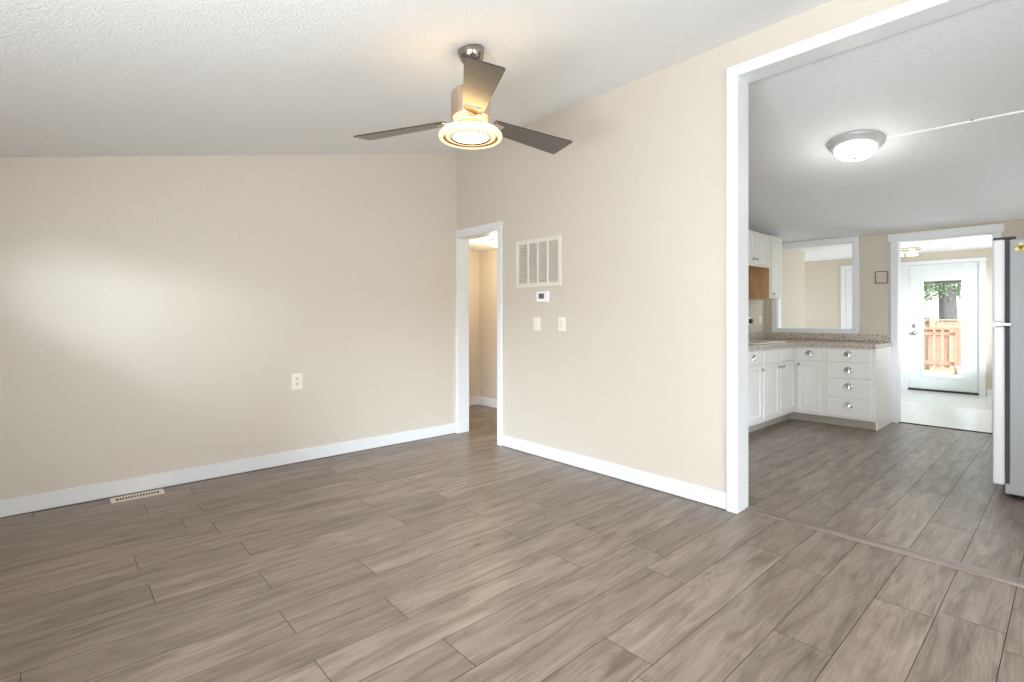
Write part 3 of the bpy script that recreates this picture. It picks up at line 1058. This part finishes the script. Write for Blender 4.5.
c = thing('base_cabinet', 'white base cabinet with a stack of four cup-pull drawers at the counter end', 'cabinet', (FXP, -2.84, 0))
base_body('R', -2.585, -3.058, c, 0.735)
bm = BM()
prism(bm, [(FXP, CZ0), (FXP + 0.072, CZ0), (FXP + 0.072, 0.001), (KX - 0.012, 0.001), (KX - 0.012, CZ1), (FXP, CZ1)], 'y', -3.0585, -3.076)
obj('end_panel', bm, M['cab'], c)
for z0, z1, zp in ((0.757, 0.903, 0.846), (0.572, 0.745, 0.665), (0.347, 0.560, 0.478), (0.128, 0.335, 0.262)):
    bm = BM(); slab_front(bm, 'R', -2.602, -3.035, z0, z1)
    dr = obj('drawer', bm, M['cab'], c); cup_pull('R', -2.812, zp, dr)

# left run (faces the kitchen floor)
c = thing('base_cabinet', 'white sink base cabinet with two false fronts over two doors with paired knobs', 'cabinet', (3.01, FYP, 0))
base_body('L', 2.54, 3.497, c, 0.60)
for a, b, kx in ((2.565, 2.995, 2.970), (3.045, 3.470, 3.075)):
    bm = BM(); slab_front(bm, 'L', a, b, 0.757, 0.903)
    obj('false_front', bm, M['cab'], c)
    bm = BM(); panel_front(bm, 'L', a, b, 0.135, 0.745)
    dd = obj('door', bm, M['cab'], c); knob('L', kx, 0.695, dd)
c = thing('base_cabinet', 'white base cabinet half hidden behind the opening casing, one drawer over one door', 'cabinet', (2.25, FYP, 0))
base_body('L', 1.93, 2.54, c, 0.60)
bm = BM(); slab_front(bm, 'L', 1.955, 2.515, 0.757, 0.903)
dr = obj('drawer', bm, M['cab'], c); cup_pull('L', 2.285, 0.835, dr)
bm = BM(); panel_front(bm, 'L', 1.955, 2.515, 0.135, 0.745)
dd = obj('door', bm, M['cab'], c); knob('L', 2.488, 0.695, dd)
# blind corner carcass behind both runs
bm = BM()
box(bm, (3.4985, -2.2335, CZ0), (KX - 0.015, -1.632, CZ1), 0.0)
prism(bm, [(3.4975, -2.1581), (3.572, -2.1581), (3.572, -2.2338), (4.20, -2.2338), (4.20, -1.64), (3.4975, -1.64)], 'z', 0.001, CZ0, 1)
c = tag(obj('corner_cabinet', bm, [M['cab'], M['toe']], loc=(3.85, -1.9, 0)), 'white blind corner cabinet hidden beneath the counter corner', 'cabinet')

# countertop
ct = thing('countertop', 'L-shaped speckled tan granite-look countertop with low backsplash', 'countertop', (3.7, -2.0, 0.92))
bm = BM()
zt0, zt1 = 0.9195, 0.966
prism(bm, [(1.925, KL - 0.001), (1.925, -2.262), (3.468, -2.262), (3.468, -3.078), (KX - 0.001, -3.078), (KX - 0.001, KL - 0.001)], 'z', zt0, zt1)
es = [e for e in bm.edges if all(v.co.z > zt1 - 1e-4 for v in e.verts)]
bmesh.ops.bevel(bm, geom=es, offset=0.008, segments=2, affect='EDGES', profile=0.5)
obj('counter_slab', bm, M['granite'], ct)
bm = BM()
box(bm, (KX - 0.021, -3.06, zt1), (KX - 0.001, KL - 0.001, 1.062), 0.003)
box(bm, (1.925, KL - 0.021, zt1), (KX - 0.0215, KL - 0.001, 1.062), 0.003)
obj('backsplash', bm, M['granite'], ct)

# sink let into the left run
sk = thing('kitchen_sink', 'cream rimmed drop-in sink in the left counter run', 'sink', (3.0, -1.93, 0.966))
bm = BM()
s0, s1, t0, t1 = 2.62, 3.40, -2.18, -1.70
rim = 0.04
for lo, hi in (((s0, t0, 0.9665), (s1, t0 + rim, 0.980)), ((s0, t1 - rim * 1.8, 0.9665), (s1, t1, 0.980)),
               ((s0, t0 + rim, 0.9665), (s0 + rim, t1 - rim, 0.980)), ((s1 - rim, t0 + rim, 0.9665), (s1, t1 - rim, 0.980))):
    box(bm, lo, hi, 0.005, seg=2)
obj('sink_rim', bm, M['plate'], sk)
bm = BM()
box(bm, (s0 + rim, t0 + rim, 0.9668), (s1 - rim, t1 - rim * 1.8, 0.9690))
obj('basin', bm, M['chrome'], sk)

# wall cabinets
UY = -1.91


def upper_body(u0, u1, z0, z1, parent, tan_side, tan_under):
    bm = BM()
    box(bm, (u0, UY, z0), (u1, KL - 0.002, z1), 0.002)
    bm.normal_update()
    for f in bm.faces:
        if tan_side and f.normal.x < -0.9:
            f.material_index = 1
        if tan_under and f.normal.z < -0.9:
            f.material_index = 1
    obj('cabinet_body', bm, [M['cab'], M['raw']], parent)


def upper_door(a, b, z0, z1, parent, kx, kz_):
    bm = BM(); panel_front(bm, 'L', a, b, z0, z1, up=UY)
    dd = obj('door', bm, M['cab'], parent)
    knob('L', kx, kz_, dd, up=UY)


c = thing('wall_cabinet', 'short white two-door wall cabinet with raw wood underside above the sink', 'cabinet', (3.07, UY, 1.905))
upper_body(2.56, 3.575, 1.905, 2.335, c, False, True)
upper_door(2.59, 3.055, 1.935, 2.315, c, 3.028, 1.985)
upper_door(3.085, 3.555, 1.935, 2.315, c, 3.115, 1.985)
c = thing('wall_cabinet', 'tall narrow white wall cabinet with raw tan wood side, next to the pass-through', 'cabinet', (3.77, UY, 1.515))
upper_body(3.577, 3.975, 1.515, 2.340, c, True, True)
upper_door(3.605, 3.945, 1.535, 2.320, c, 3.640, 1.575)

# little plate on the kitchen wall under the cabinet
t = thing('light_switch', 'cream switch plate on the kitchen wall under the tall wall cabinet', 'light switch', (4.06, KL, 1.17))
bm = BM(); box(bm, (4.018, KL - 0.007, 1.175), (4.102, KL - 0.0005, 1.298), 0.003)
obj('switch_plate', bm, M['plate'], t)
bm = BM(); box(bm, (4.054, KL - 0.016, 1.222), (4.066, KL - 0.0065, 1.248), 0.002)
obj('toggle', bm, M['register'], t)
t = thing('wall_outlet', 'outlet with a black plug on kitchen wall beside the opening casing', 'outlet', (3.70, KL, 1.15))
bm = BM(); box(bm, (3.655, KL - 0.007, 1.165), (3.739, KL - 0.0005, 1.287), 0.003)
obj('outlet_plate', bm, M['plate'], t)
bm = BM(); box(bm, (3.672, KL - 0.045, 1.190), (3.722, KL - 0.0065, 1.250), 0.008, seg=2)
obj('plug', bm, M['dark'], t, label='black plug')

# small framed print
t = thing('framed_print', 'small pale print in a thin dark frame between pass-through and doorway', 'picture', (KX, -2.968, 1.69))
p0, p1, q0, q1 = -2.905, -3.032, 1.690, 1.838
bm = BM()
w_ = 0.009
box(bm, (KX - 0.016, p1, q0), (KX - 0.0005, p0, q0 + w_), 0.002)
box(bm, (KX - 0.016, p1, q1 - w_), (KX - 0.0005, p0, q1), 0.002)
box(bm, (KX - 0.016, p1, q0 + w_ - 0.001), (KX - 0.0005, p1 + w_, q1 - w_ + 0.001), 0.002)
box(bm, (KX - 0.016, p0 - w_, q0 + w_ - 0.001), (KX - 0.0005, p0, q1 - w_ + 0.001), 0.002)
obj('picture_frame', bm, M['pframe'], t)
bm = BM()
box(bm, (KX - 0.008, p1 + w_, q0 + w_), (KX - 0.001, p0 - w_, q1 - w_))
pr = obj('print_sheet', bm, M['pmat'], t)
for dy, dz, wy, hz in ((-0.030, 0.094, 0.018, 0.007), (-0.030, 0.062, 0.022, 0.005), (-0.062, 0.070, 0.008, 0.022), (-0.080, 0.092, 0.010, 0.014), (-0.094, 0.104, 0.008, 0.010), (-0.094, 0.052, 0.012, 0.006), (-0.030, 0.040, 0.014, 0.004)):
    bm = BM()
    box(bm, (KX - 0.0086, p0 + dy - wy / 2, q0 + dz - hz / 2), (KX - 0.0079, p0 + dy + wy / 2, q0 + dz + hz / 2))
    obj('print_mark', bm, M['pink'], pr)

# ---------------------------------------------------------------- refrigerator (faces the counter, side towards us)
rx0, rx1, ry0, ry1 = 1.68, 2.42, -4.255, -4.93
f = thing('refrigerator', 'white top-freezer refrigerator with grey sides cut by the right edge of the photo', 'refrigerator', ((rx0 + rx1) / 2, -4.6, 0))
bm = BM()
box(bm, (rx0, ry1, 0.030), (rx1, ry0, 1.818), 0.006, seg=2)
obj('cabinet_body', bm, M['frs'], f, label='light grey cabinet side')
bm = BM()
box(bm, (rx0 + 0.012, ry0, 0.10), (rx1 - 0.012, ry0 + 0.024, 1.812))
obj('door_gasket', bm, M['rubber'], f)
for z0, z1, nm in ((1.236, 1.822, 'freezer_door'), (0.086, 1.208, 'fridge_door')):
    bm = BM()
    box(bm, (rx0 - 0.002, ry0 + 0.024, z0), (rx1, ry0 + 0.086, z1), 0.012, seg=3)
    dd = obj(nm, bm, M['frw'], f)
    bm = BM()
    ha, hb = (1.26, 1.62) if nm == 'freezer_door' else (0.62, 1.18)
    box(bm, (rx1 - 0.075, ry0 + 0.086, ha), (rx1 - 0.045, ry0 + 0.098, ha + 0.03), 0.003)
    box(bm, (rx1 - 0.075, ry0 + 0.086, hb - 0.03), (rx1 - 0.045, ry0 + 0.098, hb), 0.003)
    box(bm, (rx1 - 0.078, ry0 + 0.097, ha), (rx1 - 0.042, ry0 + 0.125, hb), 0.008, seg=2)
    obj('handle', bm, M['frw'], dd)
bm = BM()
box(bm, (rx0 + 0.004, ry0 - 0.03, 1.8185), (rx0 + 0.06, ry0 + 0.085, 1.838), 0.004)
obj('top_hinge', bm, M['rubber'], f, label='dark hinge cover on top')
bm = BM()
box(bm, (rx0 - 0.008, ry0 - 0.008, 1.213), (rx0 + 0.05, ry0 + 0.078, 1.231), 0.003)
obj('middle_hinge', bm, M['chrome'], f)
bm = BM()
box(bm, (rx0 + 0.002, ry0 - 0.006, 0.028), (rx1 - 0.002, ry0 + 0.022, 0.098), 0.004)
obj('base_grille', bm, M['frs'], f)
for fy in (ry0 - 0.045, ry1 + 0.06):
    for fx in (rx0 + 0.04, rx1 - 0.04):
        bm = BM()
        lathe(bm, [(0, 0.001), (0.022, 0.001), (0.022, 0.012), (0.012, 0.015), (0.012, 0.032), (0, 0.032)], 20, mat=Matrix.Translation((fx, fy, 0)))
        obj('foot', bm, M['dark'], f)

mg = thing('flower_magnet', 'yellow and cream flower magnet on the grey refrigerator side', 'magnet', (rx0, -4.312, 1.759))
bm = BM()
rot = Matrix.Translation((rx0 - 0.0003, -4.312, 1.759)) @ Matrix.Rotation(-PI / 2, 4, 'Y')
for i in range(6):
    a = 2 * PI * i / 6
    lathe(bm, [(0, 0.004), (0.011, 0.003), (0.0135, 0)], 16, mat=rot @ Matrix.Translation((0.023 * math.cos(a), 0.023 * math.sin(a), 0)), mi=i % 2)
obj('petals', bm, [M['cream'], M['yellow']], mg)
bm = BM()
lathe(bm, [(0, 0.008), (0.009, 0.007), (0.013, 0.002), (0.013, 0)], 20, mat=rot)
obj('flower_centre', bm, M['olive'], mg)

# ---------------------------------------------------------------- outer door with glass
d1 = thing('door_1', 'white outer door with full-length glass, knob and deadbolt', 'door', (MX, -3.17, MF))
d1['kind'] = 'structure'
D0, D1, DZ0, DZ1 = -2.757, -3.583, 0.133, 2.112
G0, G1, GZ0, GZ1 = -2.935, -3.400, 0.345, 1.850
xf, xb = MX + 0.012, MX + 0.056
bm = BM()
box(bm, (xf, G0, DZ0), (xb, D0, DZ1), 0.002)
box(bm, (xf, D1, DZ0), (xb, G1, DZ1), 0.002)
box(bm, (xf, G1 - 0.001, DZ0), (xb, G0 + 0.001, GZ0), 0.002)
box(bm, (xf, G1 - 0.001, GZ1), (xb, G0 + 0.001, DZ1), 0.002)
# raised lite frame
for lo, hi in (((G1 - 0.028, GZ0 - 0.028), (G1 + 0.006, GZ1 + 0.028)), ((G0 - 0.006, GZ0 - 0.028), (G0 + 0.028, GZ1 + 0.028)),
               ((G1 + 0.006, GZ0 - 0.028), (G0 - 0.006, GZ0 + 0.006)), ((G1 + 0.006, GZ1 - 0.006), (G0 - 0.006, GZ1 + 0.028))):
    box(bm, (xf - 0.009, lo[0], lo[1]), (xf + 0.001, hi[0], hi[1]), 0.003)
slab = obj('door_slab', bm, M['door'], d1)
bm = BM()
box(bm, (xf + 0.018, G1, GZ0), (xf + 0.022, G0, GZ1))
obj('glass_pane', bm, M['pane'], d1)
bm = BM()
box(bm, (xf + 0.026, G1 + 0.008, GZ1 - 0.045), (xf + 0.036, G0 - 0.008, GZ1 - 0.006), 0.002)
obj('raised_blind', bm, M['duct'], d1, label='grey raised blind at the top of the glass')
bm = BM()
lathe(bm, [(0, 0), (0.033, 0), (0.033, 0.008), (0.014, 0.012), (0.014, 0.034), (0.026, 0.042), (0.029, 0.056), (0.022, 0.066), (0, 0.068)], 28, mat=Matrix.Translation((xf, -2.822, 1.018)) @ Matrix.Rotation(-PI / 2, 4, 'Y'))
obj('door_knob', bm, M['nickel'], d1)
bm = BM()
lathe(bm, [(0, 0), (0.031, 0), (0.030, 0.010), (0.020, 0.014), (0, 0.014)], 28, mat=Matrix.Translation((xf, -2.822, 1.135)) @ Matrix.Rotation(-PI / 2, 4, 'Y'))
box(bm, (xf - 0.028, -2.826, 1.121), (xf - 0.013, -2.818, 1.149), 0.002)
obj('deadbolt', bm, M['nickel'], d1)
bm = BM()
box(bm, (MX - 0.02, DX[1], MF), (MX + 0.13, DX[0], 0.130), 0.004)
obj('door_sill', bm, M['sill'], d1, label='dark bronze sill')
bm = BM()   # frame and casing of that door
box(bm, (MX - 0.004, -2.755, MF), (MX + 0.14, DX[0], DX[2]))
box(bm, (MX - 0.004, DX[1], MF), (MX + 0.14, -3.586, DX[2]))
box(bm, (MX - 0.004, DX[1], 2.114), (MX + 0.14, DX[0], DX[2]))
box(bm, (MX - 0.020, -2.742, MF), (MX - 0.001, -2.635, 2.12), 0.003)
box(bm, (MX - 0.020, -3.675, MF), (MX - 0.001, -3.598, 2.12), 0.003)
box(bm, (MX - 0.022, -3.68, 2.115), (MX - 0.001, -2.63, 2.172), 0.003)
struct('trim_7', bm, M['trim'], 'white casing around the glazed outer door', 'door casing')

d2 = thing('door_2', 'white panelled door seen at the right of the pass-through window', 'door', (MX, -2.2, MF))
d2['kind'] = 'structure'
bm = BM()
box(bm, (MX - 0.020, -1.868, MF), (MX - 0.001, -1.797, 2.11), 0.003)
box(bm, (MX - 0.020, -2.575, MF), (MX - 0.001, -2.50, 2.11), 0.003)
box(bm, (MX - 0.022, -2.578, 2.10), (MX - 0.001, -1.795, 2.178), 0.003)
obj('door_casing', bm, M['trim'], d2)
bm = BM()
box(bm, (MX - 0.010, -2.498, MF + 0.01), (MX - 0.001, -1.870, 2.098), 0.002)
for z0, z1 in ((0.25, 0.95), (1.08, 1.98)):
    for ya, yb in ((-2.15, -1.95), (-2.42, -2.22)):
        box(bm, (MX - 0.014, ya, z0), (MX - 0.009, yb, z1), 0.003)
obj('door_slab', bm, M['trim'], d2)

# ---------------------------------------------------------------- outside, beyond the glass
bm = BM()
box(bm, (-30, -40, -0.35), (60, 40, -0.20))
struct('ground', bm, M['ground'], 'pale ground outside behind the house', 'ground')
bm = BM()
n = 30
for i in range(n):
    x = MX + 0.16 + 0.148 * i
    box(bm, (x, -5.5, 0.03), (x + 0.142, 0.5, 0.07), 0.004)
struct('deck', bm, M['deck'], 'pale deck boards outside the glazed door', 'deck')

RX = 11.0
rl = thing('deck_railing', 'reddish wooden picket railing at the edge of the deck', 'railing', (RX, -1.6, 0.07))
y0, y1 = -2.93, 0.4
for nm, z0, z1, dx in (('top_rail', 1.00, 1.055, 0.06), ('upper_rail', 0.88, 0.95, 0.025), ('bottom_rail', 0.24, 0.32, 0.025)):
    bm = BM()
    box(bm, (RX - dx, y0 + 0.0, z0), (RX + dx, y1, z1), 0.004)
    obj(nm, bm, M['redwood'], rl)
for yp in (-2.89, -0.6):
    bm = BM()
    box(bm, (RX - 0.125, yp - 0.045, 0.072), (RX - 0.0265, yp + 0.045, 0.998), 0.004)
    obj('post', bm, M['redwood'], rl)
yy = -2.74
while yy < 0.35:
    bm = BM()
    box(bm, (RX + 0.026, yy, 0.18), (RX + 0.046, yy + 0.09, 0.998), 0.003)
    obj('picket', bm, M['redwood'], rl)
    yy += 0.135

pt = thing('flower_pot', 'small white pot standing at the foot of the wooden deck post', 'pot', (RX - 0.26, -2.96, 0.07))
bm = BM()
lathe(bm, [(0, 0.0705), (0.055, 0.0705), (0.075, 0.22), (0.082, 0.222), (0.082, 0.245), (0.07, 0.245), (0.062, 0.21), (0, 0.21)], 28, mat=Matrix.Translation((RX - 0.26, -2.96, 0)))
obj('pot_body', bm, M['white_plastic'], pt)

fx = 13.6
fe = thing('board_fence', 'tan wooden board fence standing beyond the deck railing', 'fence', (fx, -1, -0.2))
yy = -8.0
bm = BM()
while yy < 5:
    box(bm, (fx, yy, -0.19), (fx + 0.02, yy + 0.138, 1.18 + random.uniform(-0.008, 0.008)), 0.003)
    yy += 0.145
obj('fence_boards', bm, M['fence'], fe)
for z0 in (0.1, 0.98):
    bm = BM(); box(bm, (fx - 0.045, -8, z0), (fx - 0.001, 5, z0 + 0.09), 0.004)
    obj('fence_rail', bm, M['fence'], fe)
bm = BM(); box(bm, (fx - 0.07, -8, 1.19), (fx + 0.07, 5, 1.225), 0.004)
obj('fence_cap', bm, M['fence'], fe)
for yp in (-6.9, -4.5, -2.09, 0.3, 2.7):
    bm = BM(); box(bm, (fx - 0.138, yp - 0.05, -0.19), (fx - 0.047, yp + 0.05, 1.30), 0.004)
    obj('fence_post', bm, M['fence'], fe)

# tree behind the fence
tx, ty = 18.0, -1.85
tr = thing('shade_tree', 'leafy green tree with thick grey trunk behind the fence', 'tree', (tx, ty, -0.2))
bm = BM()
prof = [(0.36, -0.2), (0.27, 0.1), (0.23, 0.8), (0.21, 2.0), (0.19, 3.4), (0.14, 5.0), (0.05, 6.5), (0, 6.6)]
lathe(bm, prof, 20, mat=Matrix.Translation((tx, ty, 0)))
for v in bm.verts:
    a = math.atan2(v.co.y - ty, v.co.x - tx)
    s = 1 + 0.07 * math.sin(5 * a) + 0.04 * math.sin(11 * a + v.co.z * 2)
    v.co.x = tx + (v.co.x - tx) * s - 0.05 * max(0, v.co.z - 1)
    v.co.y = ty + (v.co.y - ty) * s + 0.03 * max(0, v.co.z - 1)
for az, z0, L in ((0.4, 2.5, 2.2), (2.2, 2.9, 2.4), (3.6, 2.6, 2.6), (5.0, 3.2, 2.2), (1.3, 4.0, 1.8)):
    dv = Vector((math.cos(az), math.sin(az), 0.35)).normalized()
    q = Vector((0, 0, 1)).rotation_difference(dv).to_matrix().to_4x4()
    lathe(bm, [(0.075, 0), (0.05, L * 0.6), (0.0, L)], 10, mat=Matrix.Translation((tx - 0.05 * (z0 - 1), ty, z0)) @ q)
obj('trunk', bm, M['bark'], tr)
bm = BM()
rnd = random.Random(3)
for cnum in range(130):
    a = rnd.uniform(0, 2 * PI)
    rr = rnd.uniform(0.5, 3.2)
    zc = rnd.uniform(2.25, 5.6) if cnum % 3 else rnd.uniform(2.0, 2.7)
    cc = Vector((tx + rr * math.cos(a), ty + rr * math.sin(a), zc))
    for i in range(75):
        o = Vector((rnd.gauss(0, 0.28), rnd.gauss(0, 0.28), rnd.gauss(0, 0.17)))
        p_ = cc + o
        ax = Vector((rnd.uniform(-1, 1), rnd.uniform(-1, 1), rnd.uniform(-0.8, 0.4))).normalized()
        sd = ax.cross(Vector((rnd.uniform(-1, 1), rnd.uniform(-1, 1), rnd.uniform(-1, 1)))).normalized()
        L, w_ = rnd.uniform(0.08, 0.14), rnd.uniform(0.025, 0.045)
        bm.faces.new([bm.verts.new(p_ + v) for v in (ax * 0, ax * L * 0.5 + sd * w_, ax * L, ax * L * 0.5 - sd * w_)])
obj('foliage', bm, M['leaf'], tr)

# shed beyond the fence
sh = thing('garden_shed', 'white shed with slate blue roof beyond the fence, left of the tree', 'shed', (24, 0.6, -0.2))
bm = BM(); box(bm, (22.8, 0.0, -0.2), (25, 3.4, 1.2))
obj('shed_walls', bm, M['shedwall'], sh)
bm = BM()
prism(bm, [(-0.25, 1.18), (1.7, 1.75), (3.65, 1.18), (3.65, 1.26), (1.7, 1.84), (-0.25, 1.26)], 'x', 22.5, 25.3)
obj('shed_roof', bm, M['shedroof'], sh)
